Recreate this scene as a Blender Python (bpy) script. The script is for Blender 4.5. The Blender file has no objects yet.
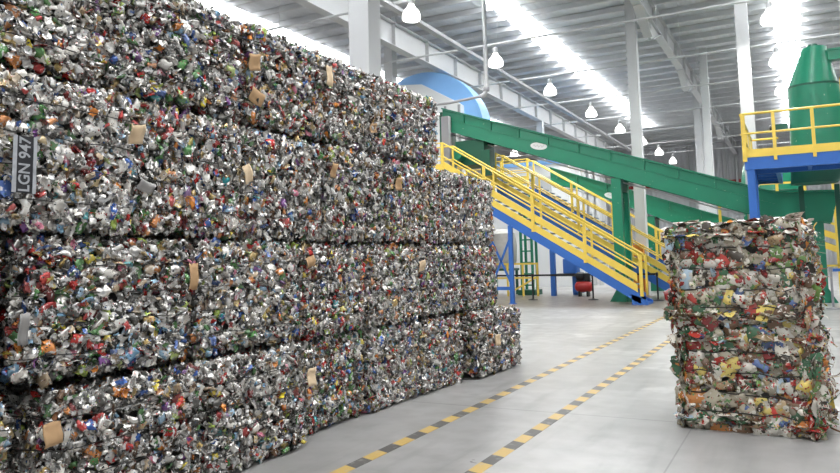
import bpy, math, random
import numpy as np
from mathutils import Matrix, Vector

random.seed(7)
RNG = np.random.default_rng(11)
PI = math.pi
scene = bpy.context.scene
col = scene.collection

# ------------------------------------------------------------------ materials
def nodes_of(name):
    m = bpy.data.materials.new(name)
    m.use_nodes = True
    nt = m.node_tree
    return m, nt, nt.nodes, nt.links, nt.nodes['Principled BSDF']

def paint(name, rgb, rough=0.45, metal=0.0, var=0.12, scale=3.0, spec=0.5):
    """Painted / plain surface with a little procedural mottling."""
    m, nt, N, L, b = nodes_of(name)
    tc = N.new('ShaderNodeTexCoord')
    no = N.new('ShaderNodeTexNoise'); no.inputs['Scale'].default_value = scale
    no.inputs['Detail'].default_value = 6
    L.new(tc.outputs['Object'], no.inputs['Vector'])
    mx = N.new('ShaderNodeMix'); mx.data_type = 'RGBA'
    mx.inputs[6].default_value = (*[c * (1 - var) for c in rgb], 1)
    mx.inputs[7].default_value = (*[min(1, c * (1 + var)) for c in rgb], 1)
    L.new(no.outputs['Fac'], mx.inputs[0])
    L.new(mx.outputs[2], b.inputs['Base Color'])
    b.inputs['Roughness'].default_value = rough
    b.inputs['Metallic'].default_value = metal
    b.inputs['Specular IOR Level'].default_value = spec
    return m

def chipped(name, rgb, chip, rough=0.4):
    """Machine paint with scattered pale chips and scratches."""
    m, nt, N, L, b = nodes_of(name)
    tc = N.new('ShaderNodeTexCoord')
    no = N.new('ShaderNodeTexNoise'); no.inputs['Scale'].default_value = 2.0; no.inputs['Detail'].default_value = 5
    L.new(tc.outputs['Object'], no.inputs['Vector'])
    mx = N.new('ShaderNodeMix'); mx.data_type = 'RGBA'
    mx.inputs[6].default_value = (*[c * .85 for c in rgb], 1); mx.inputs[7].default_value = (*[c * 1.15 for c in rgb], 1)
    L.new(no.outputs['Fac'], mx.inputs[0])
    n2 = N.new('ShaderNodeTexNoise'); n2.inputs['Scale'].default_value = 9.0; n2.inputs['Detail'].default_value = 3
    L.new(tc.outputs['Object'], n2.inputs['Vector'])
    rp = N.new('ShaderNodeValToRGB'); rp.color_ramp.elements[0].position = .70; rp.color_ramp.elements[1].position = .74
    L.new(n2.outputs['Fac'], rp.inputs[0])
    m2 = N.new('ShaderNodeMix'); m2.data_type = 'RGBA'
    L.new(rp.outputs[0], m2.inputs[0]); L.new(mx.outputs[2], m2.inputs[6]); m2.inputs[7].default_value = (*chip, 1)
    L.new(m2.outputs[2], b.inputs['Base Color'])
    b.inputs['Roughness'].default_value = rough
    return m

def emit(name, rgb, strength):
    m, nt, N, L, b = nodes_of(name)
    b.inputs['Base Color'].default_value = (.9, .9, .9, 1)
    b.inputs['Emission Color'].default_value = (*rgb, 1)
    b.inputs['Emission Strength'].default_value = strength
    return m

def scrap(name, print_scale, silver, rough=0.36, thr=(.50, .56), ink=(), ink_share=0.0):
    """Crushed packaging: each piece carries its own print colour (rgb) and metalness (alpha); noise lays bare sheet between the printed areas."""
    m, nt, N, L, b = nodes_of(name)
    at = N.new('ShaderNodeAttribute'); at.attribute_name = 'print'
    tc = N.new('ShaderNodeTexCoord')
    no = N.new('ShaderNodeTexNoise'); no.inputs['Scale'].default_value = print_scale; no.inputs['Detail'].default_value = 2
    L.new(tc.outputs['Object'], no.inputs['Vector'])
    rp = N.new('ShaderNodeValToRGB'); rp.color_ramp.elements[0].position = thr[0]; rp.color_ramp.elements[1].position = thr[1]
    L.new(no.outputs['Fac'], rp.inputs[0])
    mx = N.new('ShaderNodeMix'); mx.data_type = 'RGBA'
    L.new(rp.outputs[0], mx.inputs[0]); L.new(at.outputs['Color'], mx.inputs[6]); mx.inputs[7].default_value = (*silver, 1)
    n2 = N.new('ShaderNodeTexNoise'); n2.inputs['Scale'].default_value = print_scale * 2.6; n2.inputs['Detail'].default_value = 1
    mp = N.new('ShaderNodeMapping'); mp.inputs['Location'].default_value = (3.7, 1.9, 5.3); L.new(tc.outputs['Object'], mp.inputs[0]); L.new(mp.outputs[0], n2.inputs['Vector'])
    r2 = N.new('ShaderNodeValToRGB'); r2.color_ramp.elements[0].position = .64 - ink_share; r2.color_ramp.elements[1].position = .67 - ink_share; L.new(n2.outputs['Fac'], r2.inputs[0])
    m2 = N.new('ShaderNodeMix'); m2.data_type = 'RGBA'; L.new(r2.outputs[0], m2.inputs[0]); L.new(mx.outputs[2], m2.inputs[6])
    # small dark or coloured printing over the sheet
    n3 = N.new('ShaderNodeTexNoise'); n3.inputs['Scale'].default_value = print_scale * .8; L.new(tc.outputs['Object'], n3.inputs['Vector'])
    r3 = N.new('ShaderNodeValToRGB'); r3.color_ramp.interpolation = 'CONSTANT'
    inks = ink
    r3.color_ramp.elements[0].color = (*inks[0], 1); r3.color_ramp.elements[1].position = .42; r3.color_ramp.elements[1].color = (*inks[1], 1)
    for q, p_ in ((2, .47), (3, .52), (4, .57), (5, .63)):
        e = r3.color_ramp.elements.new(p_); e.color = (*inks[q], 1)
    L.new(n3.outputs['Color'], r3.inputs[0]); L.new(r3.outputs[0], m2.inputs[7])
    L.new(m2.outputs[2], b.inputs['Base Color'])
    L.new(at.outputs['Alpha'], b.inputs['Metallic'])
    b.inputs['Roughness'].default_value = rough
    return m

M = {}
M['can'] = scrap('crushed_can_sheet', 22, (.64, .635, .62), .23, (.58, .62), ((.08, .08, .085), (.36, .03, .03), (.62, .61, .59), (.045, .045, .045), (.05, .11, .28), (.09, .20, .08)))
M['pack'] = scrap('crushed_carton_and_plastic', 13, (.52, .49, .42), .26, (.62, .65), ((.04, .10, .05), (.40, .035, .03), (.60, .575, .51), (.11, .06, .035), (.11, .24, .08), (.50, .33, .08)), .05)
M['core'] = paint('painted_gap_shade', (.028, .026, .024), .8, 0, .4, 20)  # near-black bale core: shade in the gaps between scraps, put into the colour
M['wire'] = paint('dark_steel_wire', (.03, .028, .026), .5, .6)
M['card'] = paint('brown_cardboard', (.46, .29, .15), .85, 0, .12, 25)
M['palecard'] = paint('pale_cardboard', (.68, .52, .34), .85, 0, .1, 25)
M['greysheet'] = paint('grey_sheet_metal', (.33, .32, .31), .5, .3)
M['plate'] = paint('plate_dark_enamel', (.018, .018, .022), .4)
M['platewhite'] = paint('plate_pale_enamel', (.36, .37, .39), .5, 0, .35, 30)
M['green'] = chipped('green_machine_paint', (.012, .215, .12), (.25, .42, .28), .3)
M['dkgreen'] = paint('dark_green_paint', (.006, .095, .055), .45)
M['yellow'] = paint('yellow_rail_paint', (.80, .58, .09), .42, 0, .1, 4)
M['blue'] = paint('blue_steel_paint', (.028, .135, .47), .42, 0, .1, 3)
M['skyblue'] = paint('pale_blue_sheet', (.22, .45, .80), .4, 0, .08, 1)
M['white'] = paint('white_paint', (.72, .73, .73), .5, 0, .04, 1)
M['colwhite'] = paint('white_column_paint', (.52, .53, .535), .55, 0, .05, .7)
M['steel'] = paint('galvanised_steel', (.60, .61, .62), .45, .15, .12, 2)
M['greypaint'] = paint('grey_paint', (.30, .30, .31), .5, 0, .08, 2)
M['dark'] = paint('black_paint', (.012, .012, .013), .45)
M['red'] = paint('red_tank_paint', (.42, .022, .02), .35)
M['orange'] = paint('orange_paint', (.65, .22, .03), .5)
M['tray'] = paint('dull_galvanised_tray', (.36, .37, .38), .5, .2)
M['tread'] = paint('grey_blue_grating', (.16, .20, .25), .6, .3)
M['belt'] = paint('black_rubber_belt', (.02, .02, .02), .7)
M['bag'] = paint('white_woven_sack', (.50, .49, .46), .8, 0, .2, 6)
M['lampglass'] = emit('glowing_lamp_glass', (1, .98, .95), 3.0)
M['skylight'] = emit('daylit_translucent_sheet', (.97, .985, 1.0), 16.0)

def tape_material():
    m, nt, N, L, b = nodes_of('black_and_yellow_floor_tape')
    tc = N.new('ShaderNodeTexCoord')
    sp = N.new('ShaderNodeSeparateXYZ'); L.new(tc.outputs['Object'], sp.inputs[0])
    # segments 0.246 m long, cut at a slant
    ad = N.new('ShaderNodeMath'); ad.operation = 'MULTIPLY_ADD'; ad.inputs[1].default_value = 0.35
    L.new(sp.outputs['X'], ad.inputs[0]); L.new(sp.outputs['Y'], ad.inputs[2])
    dv = N.new('ShaderNodeMath'); dv.operation = 'DIVIDE'; dv.inputs[1].default_value = 0.492; L.new(ad.outputs[0], dv.inputs[0])
    fr = N.new('ShaderNodeMath'); fr.operation = 'FRACT'; L.new(dv.outputs[0], fr.inputs[0])
    gt = N.new('ShaderNodeMath'); gt.operation = 'GREATER_THAN'; gt.inputs[1].default_value = .5; L.new(fr.outputs[0], gt.inputs[0])
    no = N.new('ShaderNodeTexNoise'); no.inputs['Scale'].default_value = 14; no.inputs['Detail'].default_value = 5
    L.new(tc.outputs['Object'], no.inputs['Vector'])
    mx = N.new('ShaderNodeMix'); mx.data_type = 'RGBA'; L.new(gt.outputs[0], mx.inputs[0])
    mx.inputs[6].default_value = (.11, .105, .10, 1); mx.inputs[7].default_value = (.60, .41, .13, 1)
    rp = N.new('ShaderNodeValToRGB'); rp.color_ramp.elements[0].position = .55; rp.color_ramp.elements[1].position = .8
    rp.color_ramp.elements[1].color = (.6, .6, .6, 1); L.new(no.outputs['Fac'], rp.inputs[0])
    m2 = N.new('ShaderNodeMix'); m2.data_type = 'RGBA'; L.new(rp.outputs[0], m2.inputs[0]); L.new(mx.outputs[2], m2.inputs[6])
    m2.inputs[7].default_value = (.42, .41, .39, 1)
    L.new(m2.outputs[2], b.inputs['Base Color']); b.inputs['Roughness'].default_value = .5
    return m
M['tape'] = tape_material()

def floor_material():
    m, nt, N, L, b = nodes_of('polished_concrete')
    tc = N.new('ShaderNodeTexCoord')
    def noise(scale, det, stretch=None):
        n = N.new('ShaderNodeTexNoise'); n.inputs['Scale'].default_value = scale; n.inputs['Detail'].default_value = det
        if stretch:
            mp = N.new('ShaderNodeMapping'); mp.inputs['Scale'].default_value = stretch
            mp.inputs['Rotation'].default_value = (0, 0, .35)
            L.new(tc.outputs['Object'], mp.inputs[0]); L.new(mp.outputs[0], n.inputs['Vector'])
        else:
            L.new(tc.outputs['Object'], n.inputs['Vector'])
        return n
    def mix(fac, a, bb, mode='MIX'):
        x = N.new('ShaderNodeMix'); x.data_type = 'RGBA'; x.blend_type = mode
        if hasattr(fac, 'links') or hasattr(fac, 'is_linked'): L.new(fac, x.inputs[0])
        else: x.inputs[0].default_value = fac
        for s, i in ((a, 6), (bb, 7)):
            if isinstance(s, tuple): x.inputs[i].default_value = s
            else: L.new(s, x.inputs[i])
        return x.outputs[2]
    def ramp(src, p0, p1, c0=0, c1=1):
        r = N.new('ShaderNodeValToRGB'); r.color_ramp.elements[0].position = p0; r.color_ramp.elements[1].position = p1
        r.color_ramp.elements[0].color = (c0, c0, c0, 1); r.color_ramp.elements[1].color = (c1, c1, c1, 1)
        L.new(src, r.inputs[0]); return r.outputs[0]
    n1 = noise(.45, 8); n2 = noise(3.2, 8); n3 = noise(1.1, 6, (3.0, .35, 1)); n4 = noise(.9, 8)
    c = mix(ramp(n1.outputs['Fac'], .34, .66), (.275, .27, .262, 1), (.41, .405, .395, 1))
    c = mix(ramp(n2.outputs['Fac'], .40, .70, 0, .65), c, (.30, .293, .283, 1))
    c = mix(ramp(n3.outputs['Fac'], .54, .70, 0, .55), c, (.21, .205, .198, 1))          # tyre wear
    c = mix(ramp(n4.outputs['Fac'], .62, .68, 0, .5), c, (.58, .575, .56, 1))           # pale scuffs
    sp = N.new('ShaderNodeSeparateXYZ'); L.new(tc.outputs['Object'], sp.inputs[0])
    # brownish trodden dust around the plant machinery (beyond the joint at y = 22.3)
    gy = N.new('ShaderNodeMapRange'); gy.inputs[1].default_value = 22.2; gy.inputs[2].default_value = 23.4; L.new(sp.outputs['Y'], gy.inputs[0])
    gz = N.new('ShaderNodeMapRange'); gz.inputs[1].default_value = 33.; gz.inputs[2].default_value = 29.; L.new(sp.outputs['Y'], gz.inputs[0])
    gx = N.new('ShaderNodeMapRange'); gx.inputs[1].default_value = -2.6; gx.inputs[2].default_value = -4.2; L.new(sp.outputs['X'], gx.inputs[0])
    g1 = N.new('ShaderNodeMath'); g1.operation = 'MULTIPLY'; L.new(gy.outputs[0], g1.inputs[0]); L.new(gz.outputs[0], g1.inputs[1])
    g2 = N.new('ShaderNodeMath'); g2.operation = 'MULTIPLY'; L.new(g1.outputs[0], g2.inputs[0]); L.new(gx.outputs[0], g2.inputs[1])
    g3 = N.new('ShaderNodeMath'); g3.operation = 'MULTIPLY'; g3.inputs[1].default_value = .95; L.new(g2.outputs[0], g3.inputs[0])
    c = mix(g3.outputs[0], c, (.19, .16, .128, 1))
    # saw-cut joints every 5.6 m across, 7.4 m along
    def joint(axis, period, off, w):
        a = N.new('ShaderNodeMath'); a.operation = 'ADD'; a.inputs[1].default_value = off; L.new(sp.outputs[axis], a.inputs[0])
        d = N.new('ShaderNodeMath'); d.operation = 'DIVIDE'; d.inputs[1].default_value = period; L.new(a.outputs[0], d.inputs[0])
        f = N.new('ShaderNodeMath'); f.operation = 'FRACT'; L.new(d.outputs[0], f.inputs[0])
        lt = N.new('ShaderNodeMath'); lt.operation = 'LESS_THAN'; lt.inputs[1].default_value = w / period; L.new(f.outputs[0], lt.inputs[0])
        return lt.outputs[0]
    for ax, per, off, w in (('Y', 7.43, -.0, .03), ('X', 5.6, 1.0, .014)):
        j = joint(ax, per, off, w)
        k = N.new('ShaderNodeMath'); k.operation = 'MULTIPLY'; k.inputs[1].default_value = .55; L.new(j, k.inputs[0])
        c = mix(k.outputs[0], c, (.13, .125, .12, 1))
    L.new(c, b.inputs['Base Color'])
    r = N.new('ShaderNodeMapRange'); r.inputs[3].default_value = .20; r.inputs[4].default_value = .48; L.new(n2.outputs['Fac'], r.inputs[0])
    L.new(r.outputs[0], b.inputs['Roughness'])
    return m
M['floor'] = floor_material()

def ribbed(name, rgb, axis, period, rough=.45, metal=.3, depth=.35):
    """Profiled metal sheet: ribs as bump along one axis."""
    m, nt, N, L, b = nodes_of(name)
    tc = N.new('ShaderNodeTexCoord'); sp = N.new('ShaderNodeSeparateXYZ'); L.new(tc.outputs['Object'], sp.inputs[0])
    d = N.new('ShaderNodeMath'); d.operation = 'DIVIDE'; d.inputs[1].default_value = period; L.new(sp.outputs[axis], d.inputs[0])
    p = N.new('ShaderNodeMath'); p.operation = 'PINGPONG'; p.inputs[1].default_value = .5; L.new(d.outputs[0], p.inputs[0])
    r = N.new('ShaderNodeMapRange'); r.inputs[1].default_value = .15; r.inputs[2].default_value = .32; L.new(p.outputs[0], r.inputs[0])
    bu = N.new('ShaderNodeBump'); bu.inputs['Strength'].default_value = depth; bu.inputs['Distance'].default_value = .06
    L.new(r.outputs[0], bu.inputs['Height']); L.new(bu.outputs[0], b.inputs['Normal'])
    no = N.new('ShaderNodeTexNoise'); no.inputs['Scale'].default_value = .5; L.new(tc.outputs['Object'], no.inputs['Vector'])
    mx = N.new('ShaderNodeMix'); mx.data_type = 'RGBA'
    mx.inputs[6].default_value = (*[c * .85 for c in rgb], 1); mx.inputs[7].default_value = (*[c * 1.12 for c in rgb], 1)
    L.new(no.outputs['Fac'], mx.inputs[0]); L.new(mx.outputs[2], b.inputs['Base Color'])
    b.inputs['Roughness'].default_value = rough; b.inputs['Metallic'].default_value = metal
    return m
M['deck'] = ribbed('profiled_roof_sheet', (.70, .72, .75), 'X', .30, .5, .05)
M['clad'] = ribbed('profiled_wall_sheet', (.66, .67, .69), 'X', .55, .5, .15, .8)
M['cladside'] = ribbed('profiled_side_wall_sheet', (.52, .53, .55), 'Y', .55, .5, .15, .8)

# ------------------------------------------------------------------ mesh helpers
class MB:
    """Collects boxes, beams, tubes, prisms and lathes; build() links them as ONE mesh object."""
    def __init__(s): s.v = []; s.f = []; s.sm = []
    def add(s, vs, fs, smooth=False):
        o = len(s.v); s.v += [tuple(p) for p in vs]; s.f += [tuple(i + o for i in f) for f in fs]; s.sm += [smooth] * len(fs); return s
    def box(s, x0, x1, y0, y1, z0, z1):
        vs = [(x, y, z) for z in (z0, z1) for y in (y0, y1) for x in (x0, x1)]
        return s.add(vs, [(0, 2, 3, 1), (4, 5, 7, 6), (0, 1, 5, 4), (1, 3, 7, 5), (3, 2, 6, 7), (2, 0, 4, 6)])
    def prism_xz(s, pts, y0, y1):
        n = len(pts); vs = [(x, y0, z) for x, z in pts] + [(x, y1, z) for x, z in pts]
        fs = [tuple(range(n)), tuple(range(2 * n - 1, n - 1, -1))] + [(i, i + n, (i + 1) % n + n, (i + 1) % n) for i in range(n)]
        return s.add(vs, fs)
    def beam(s, p0, p1, w, h):
        p0, p1 = Vector(p0), Vector(p1); d = (p1 - p0).normalized()
        side = d.cross(Vector((0, 0, 1)))
        side = side.normalized() if side.length > 1e-4 else Vector((1, 0, 0))
        up = side.cross(d)
        vs = [p + side * a * w / 2 + up * b * h / 2 for p in (p0, p1) for a, b in ((-1, -1), (1, -1), (1, 1), (-1, 1))]
        return s.add(vs, [(0, 3, 2, 1), (4, 5, 6, 7), (0, 1, 5, 4), (1, 2, 6, 5), (2, 3, 7, 6), (3, 0, 4, 7)])
    def tube(s, pts, r, n=10):
        pts = [Vector(p) for p in pts]; rings = []
        for i, p in enumerate(pts):
            d = (pts[min(i + 1, len(pts) - 1)] - pts[max(i - 1, 0)]).normalized()
            a = d.cross(Vector((0, 0, 1))); a = a.normalized() if a.length > 1e-3 else Vector((1, 0, 0)); b = a.cross(d)
            rings.append([p + (a * math.cos(2 * PI * k / n) + b * math.sin(2 * PI * k / n)) * r for k in range(n)])
        vs = [v for q in rings for v in q]; fs = []
        for i in range(len(pts) - 1):
            fs += [(i * n + k, i * n + (k + 1) % n, (i + 1) * n + (k + 1) % n, (i + 1) * n + k) for k in range(n)]
        fs += [tuple(range(n - 1, -1, -1)), tuple(range((len(pts) - 1) * n, len(pts) * n))]
        return s.add(vs, fs, True)
    def lathe(s, prof, c=(0, 0, 0), n=24, axis='Z'):
        vs, fs = [], []
        for r, z in prof:
            for k in range(n):
                a = 2 * PI * k / n; q = (r * math.cos(a), r * math.sin(a), z)
                if axis == 'X': q = (q[2], q[0], q[1])
                if axis == 'Y': q = (q[0], q[2], q[1])
                vs.append((q[0] + c[0], q[1] + c[1], q[2] + c[2]))
        for i in range(len(prof) - 1):
            fs += [(i * n + k, i * n + (k + 1) % n, (i + 1) * n + (k + 1) % n, (i + 1) * n + k) for k in range(n)]
        fs += [tuple(range(n - 1, -1, -1)), tuple(range((len(prof) - 1) * n, len(prof) * n))]
        return s.add(vs, fs, True)
    def mesh(s, name, origin=(0, 0, 0)):
        me = bpy.data.meshes.new(name)
        me.from_pydata([(x - origin[0], y - origin[1], z - origin[2]) for x, y, z in s.v], [], s.f)
        me.polygons.foreach_set('use_smooth', s.sm); me.update()
        return me
    def build(s, name, mat, parent=None, bevel=0.0, origin=None):
        o0 = origin if origin is not None else (world_of(parent) if parent else (0, 0, 0))
        me = s.mesh(name, o0); me.materials.append(M[mat])
        o = bpy.data.objects.new(name, me); col.objects.link(o)
        if parent: o.parent = parent
        else: o.location = o0
        if any(s.sm): sm_angle(o)
        if bevel:
            b = o.modifiers.new('edge', 'BEVEL'); b.width = bevel; b.segments = 2; b.limit_method = 'ANGLE'
        return o

def sm_angle(o):
    me = o.data
    try: me.set_sharp_from_angle(angle=math.radians(38))
    except Exception: pass

def world_of(o):
    p = Vector((0, 0, 0))
    while o: p += o.location; o = o.parent
    return p

def tag(o, label=None, cat=None, group=None, kind=None):
    if label: o['label'] = label
    if cat: o['category'] = cat
    if group: o['group'] = group
    if kind: o['kind'] = kind
    return o

def thing(name, loc, label, cat, group=None):
    o = bpy.data.objects.new(name, None); o.empty_display_size = .1; o.location = loc; col.objects.link(o)
    return tag(o, label, cat, group)

def struct(mb, name, mat, label=None, origin=None):
    o = mb.build(name, mat, None, origin=origin); o['kind'] = 'structure'
    if label: o['label'] = label
    return o

def copy_tree(o, loc, label):
    r = o.copy(); col.objects.link(r); r.location = loc; r['label'] = label
    for ch in o.children:
        c = ch.copy(); col.objects.link(c); c.parent = r
        for g in ch.children:
            d = g.copy(); col.objects.link(d); d.parent = c
    return r

# ------------------------------------------------------------------ setting
ROOF = 12.4
WX0, WX1, WY0, WY1 = -44.0, 30.0, -12.0, 76.0
struct(MB().box(WX0, WX1, WY0, WY1, -.2, 0), 'floor', 'floor')
struct(MB().box(WX0, WX1, WY1, WY1 + .2, 0, ROOF), 'wall_far', 'clad')
struct(MB().box(WX0 - .2, WX0, WY0, WY1, 0, ROOF), 'wall_left', 'cladside')
struct(MB().box(WX1, WX1 + .2, WY0, WY1, 0, ROOF), 'wall_right', 'cladside')
SKY = [-20.9, -10.55, .15, 10.6]
SEND = [66, 61, 68, 68]
SW = .55
edges = [WX0] + [e for s in SKY for e in (s - SW, s + SW)] + [WX1]
deck = MB()
for i in range(0, len(edges), 2): deck.box(edges[i], edges[i + 1], WY0, WY1, ROOF, ROOF + .12)
for s, e_ in zip(SKY, SEND): deck.box(s - SW, s + SW, e_, WY1, ROOF, ROOF + .12)
struct(deck, 'ceiling', 'deck')
for i, s in enumerate(SKY):
    struct(MB().box(s - SW, s + SW, WY0, SEND[i], ROOF + .02, ROOF + .10), 'window_%d' % (i + 1), 'skylight', 'translucent daylight strip in the metal roof')
# roof purlins, cold-formed Z sections every 1.5 m
pm = MB()
pm.box(WX0, WX1, -.012, .012, -.26, 0); pm.box(WX0, WX1, -.10, .012, -.272, -.26); pm.box(WX0, WX1, -.012, .09, -.012, 0)
pme = pm.mesh('roof_purlin'); pme.materials.append(M['steel'])
nt_ = 0
for k in range(45):
    y = 7.0 + 1.5 * k
    nt_ += 1
    o = bpy.data.objects.new('trim_%d' % nt_, pme); o.location = (0, y, ROOF); col.objects.link(o); o['kind'] = 'structure'
    o['label'] = 'galvanised roof purlin under the metal sheets'
# main girders along the hall
def girder(n, x, z0, z1, fl=.34, y0=WY0, y1=WY1, haunch=()):
    g = MB()
    g.box(x - .012, x + .012, y0, y1, z0, z1); g.box(x - fl / 2, x + fl / 2, y0, y1, z0 - .03, z0); g.box(x - fl / 2, x + fl / 2, y0, y1, z1, z1 + .03)
    y = y0 + 1
    while y < y1:
        g.box(x - fl / 2 + .02, x + fl / 2 - .02, y - .01, y + .01, z0, z1); y += 3.0
    for hy in haunch:
        for s in (-1, 1):
            pts = [(hy + s * .2, z0 - .03), (hy + s * 2.2, z0 - .03), (hy + s * .2, z0 - .75)]
            vs = [(x - .05, a, b) for a, b in pts] + [(x + .05, a, b) for a, b in pts]
            g.add(vs, [(0, 1, 2), (5, 4, 3), (0, 3, 4, 1), (1, 4, 5, 2), (2, 5, 3, 0)])
            g.beam((x, hy + s * .2, z0 - .77), (x, hy + s * 2.2, z0 - .05), fl, .03)
    return struct(g, 'beam_%d' % n, 'colwhite', 'white steel roof girder')
girder(1, -14.18, 10.33, 11.28, .4)
girder(2, -4.9, 11.2, 12.05, .34, haunch=(29.9, 41.0, 50.5, 60))
girder(3, 5.4, 11.2, 12.05, .34)
# cable tray with junction boxes beside the lamps
nt_ += 1
tr = MB().box(-11.55, -11.3, WY0, WY1, 9.93, 9.96).box(-11.55, -11.53, WY0, WY1, 9.96, 10.06).box(-11.32, -11.3, WY0, WY1, 9.96, 10.06)
struct(tr, 'trim_%d' % nt_, 'tray', 'long galvanised cable tray under the roof')
# columns
def column(n, x, y, w, d, top=ROOF):
    c = MB().box(x - w / 2, x + w / 2, y - d / 2, y + d / 2, 0, top)
    c.box(x - w / 2 - .08, x + w / 2 + .08, y - d / 2 - .08, y + d / 2 + .08, 0, .03)
    o = struct(c, 'column_%d' % n, 'colwhite', 'white square roof column'); return o
column(1, -10.08, 16.3, .62, .62)
column(2, -5.58, 29.9, .40, .40)
column(3, -1.33, 27.9, .42, .42)
column(4, -3.86, 40.0, .36, .36)
column(5, -5.35, 49.5, .42, .42)
column(6, -15.4, 27.0, .40, .40)
column(7, -6.2, 60.0, .4, .4)
column(8, -14.18, 44.0, .4, .4, 10.3)
column(9, -14.18, 60.0, .4, .4, 10.3)
# slim pipes and red rail at the far wall
nt_ += 1
struct(MB().box(WX0, WX1, WY1 - .25, WY1 - .05, 8.45, 8.75), 'trim_%d' % nt_, 'red', 'dark red rail along the far wall')
for x in (-9.3, -8.6, -7.7, -5.9, -4.9, -4.4, 2.5):
    nt_ += 1
    struct(MB().box(x - .1, x + .1, WY1 - .5, WY1 - .3, 0, ROOF), 'trim_%d' % nt_, 'colwhite', 'slim post before the far wall')

# ------------------------------------------------------------------ crushed scrap bales
def quad_grid(nu, nv):
    return [(j * nu + i, j * nu + i + 1, (j + 1) * nu + i + 1, (j + 1) * nu + i) for j in range(nv - 1) for i in range(nu - 1)]

def tpl_can(n=9):
    """A drinks can, unit radius, half-length 1.75, with necked ends."""
    vs, fs = [], []
    prof = [(.62, -1.78), (.86, -1.72), (1, -1.45), (1, -.5), (1, .5), (1, 1.45), (.86, 1.72), (.62, 1.78)]
    for r, z in prof:
        for k in range(n): vs.append((r * math.cos(2 * PI * k / n), z, r * math.sin(2 * PI * k / n)))
    for i in range(len(prof) - 1):
        fs += [(i * n + k, i * n + (k + 1) % n, (i + 1) * n + (k + 1) % n, (i + 1) * n + k) for k in range(n)]
    fs += [tuple(range(n)), tuple(range(len(prof) * n - 1, (len(prof) - 1) * n - 1, -1))]
    return np.array(vs), fs

def tpl_end(n=12):
    """A can end: raised rim, recessed panel, short wall."""
    vs, fs = [], []
    prof = [(1, -.5), (1.02, .12), (.95, .2), (.86, .02), (.45, .0)]
    for r, z in prof:
        for k in range(n): vs.append((r * math.cos(2 * PI * k / n), r * math.sin(2 * PI * k / n), z))
    for i in range(len(prof) - 1):
        fs += [(i * n + k, i * n + (k + 1) % n, (i + 1) * n + (k + 1) % n, (i + 1) * n + k) for k in range(n)]
    fs.append(tuple(range((len(prof) - 1) * n, len(prof) * n)))
    return np.array(vs), fs

def tpl_sheet(nu=6, nv=5):
    """A torn, buckled piece of sheet with a thickness."""
    g = [((i / (nu - 1) * 2 - 1), (j / (nv - 1) * 2 - 1)) for j in range(nv) for i in range(nu)]
    return np.array([(x, y, 0) for x, y in g], float), quad_grid(nu, nv)

def tpl_pillow(nu=8, nv=6):
    """A squashed carton, pouch or bottle: rounded outline, puffed on both sides."""
    vs = []
    for side in (1, -1):
        for j in range(nv):
            for i in range(nu):
                x = i / (nu - 1) * 2 - 1; y = j / (nv - 1) * 2 - 1
                vs.append((x * math.sqrt(1 - .22 * y * y), y * math.sqrt(1 - .22 * x * x), side * (1 - x ** 4) * (1 - y ** 4)))
    q = quad_grid(nu, nv); n = nu * nv
    return np.array(vs, float), q + [tuple(reversed([i + n for i in f])) for f in q]

class Pile:
    def __init__(s): s.V = []; s.loops = []; s.tot = []; s.C = []; s.n = 0
    def add(s, tv, tf, W, C):
        """W: (N, nv, 3) world vertices; C: (N, 4) piece colours."""
        N, nv = W.shape[:2]
        base = s.n + np.arange(N)[:, None] * nv
        lp = np.array([i for f in tf for i in f]); s.loops.append((base + lp[None, :]).ravel())
        s.tot.append(np.tile(np.array([len(f) for f in tf]), N))
        s.V.append(W.reshape(-1, 3)); s.C.append(np.repeat(C, nv, axis=0)); s.n += N * nv
    def mesh(s, name, mat, smooth=False):
        V = np.concatenate(s.V).astype(np.float32); Lp = np.concatenate(s.loops).astype(np.int32); T = np.concatenate(s.tot).astype(np.int32)
        C = np.concatenate(s.C).astype(np.float32)
        me = bpy.data.meshes.new(name)
        me.vertices.add(len(V)); me.vertices.foreach_set('co', V.ravel())
        me.loops.add(len(Lp)); me.loops.foreach_set('vertex_index', Lp)
        me.polygons.add(len(T)); me.polygons.foreach_set('loop_start', np.concatenate([[0], np.cumsum(T)[:-1]]).astype(np.int32))
        a = me.attributes.new('print', 'FLOAT_COLOR', 'POINT'); a.data.foreach_set('color', C.ravel())
        me.materials.append(mat)
        me.update(calc_edges=True); me.validate()
        me.polygons.foreach_set('use_smooth', np.full(len(me.polygons), smooth))
        return me

def rand_rot(n, normal, tilt):
    """n rotation matrices whose local z leans about `normal` by a gaussian angle, with random spin."""
    nrm = np.array(normal, float); t = np.array((0, 0, 1.) if abs(nrm[2]) < .5 else (0, 1., 0)); t = t - nrm * (t @ nrm); t /= np.linalg.norm(t)
    b = np.cross(nrm, t)
    az = RNG.uniform(0, 2 * PI, n); an = np.abs(RNG.normal(0, tilt, n))
    z = np.cos(an)[:, None] * nrm + np.sin(an)[:, None] * (np.cos(az)[:, None] * t + np.sin(az)[:, None] * b)
    ref = RNG.normal(size=(n, 3)); x = ref - z * (ref * z).sum(1)[:, None]; x /= np.linalg.norm(x, axis=1)[:, None]
    y = np.cross(z, x)
    return np.stack([x, y, z], 2)

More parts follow.
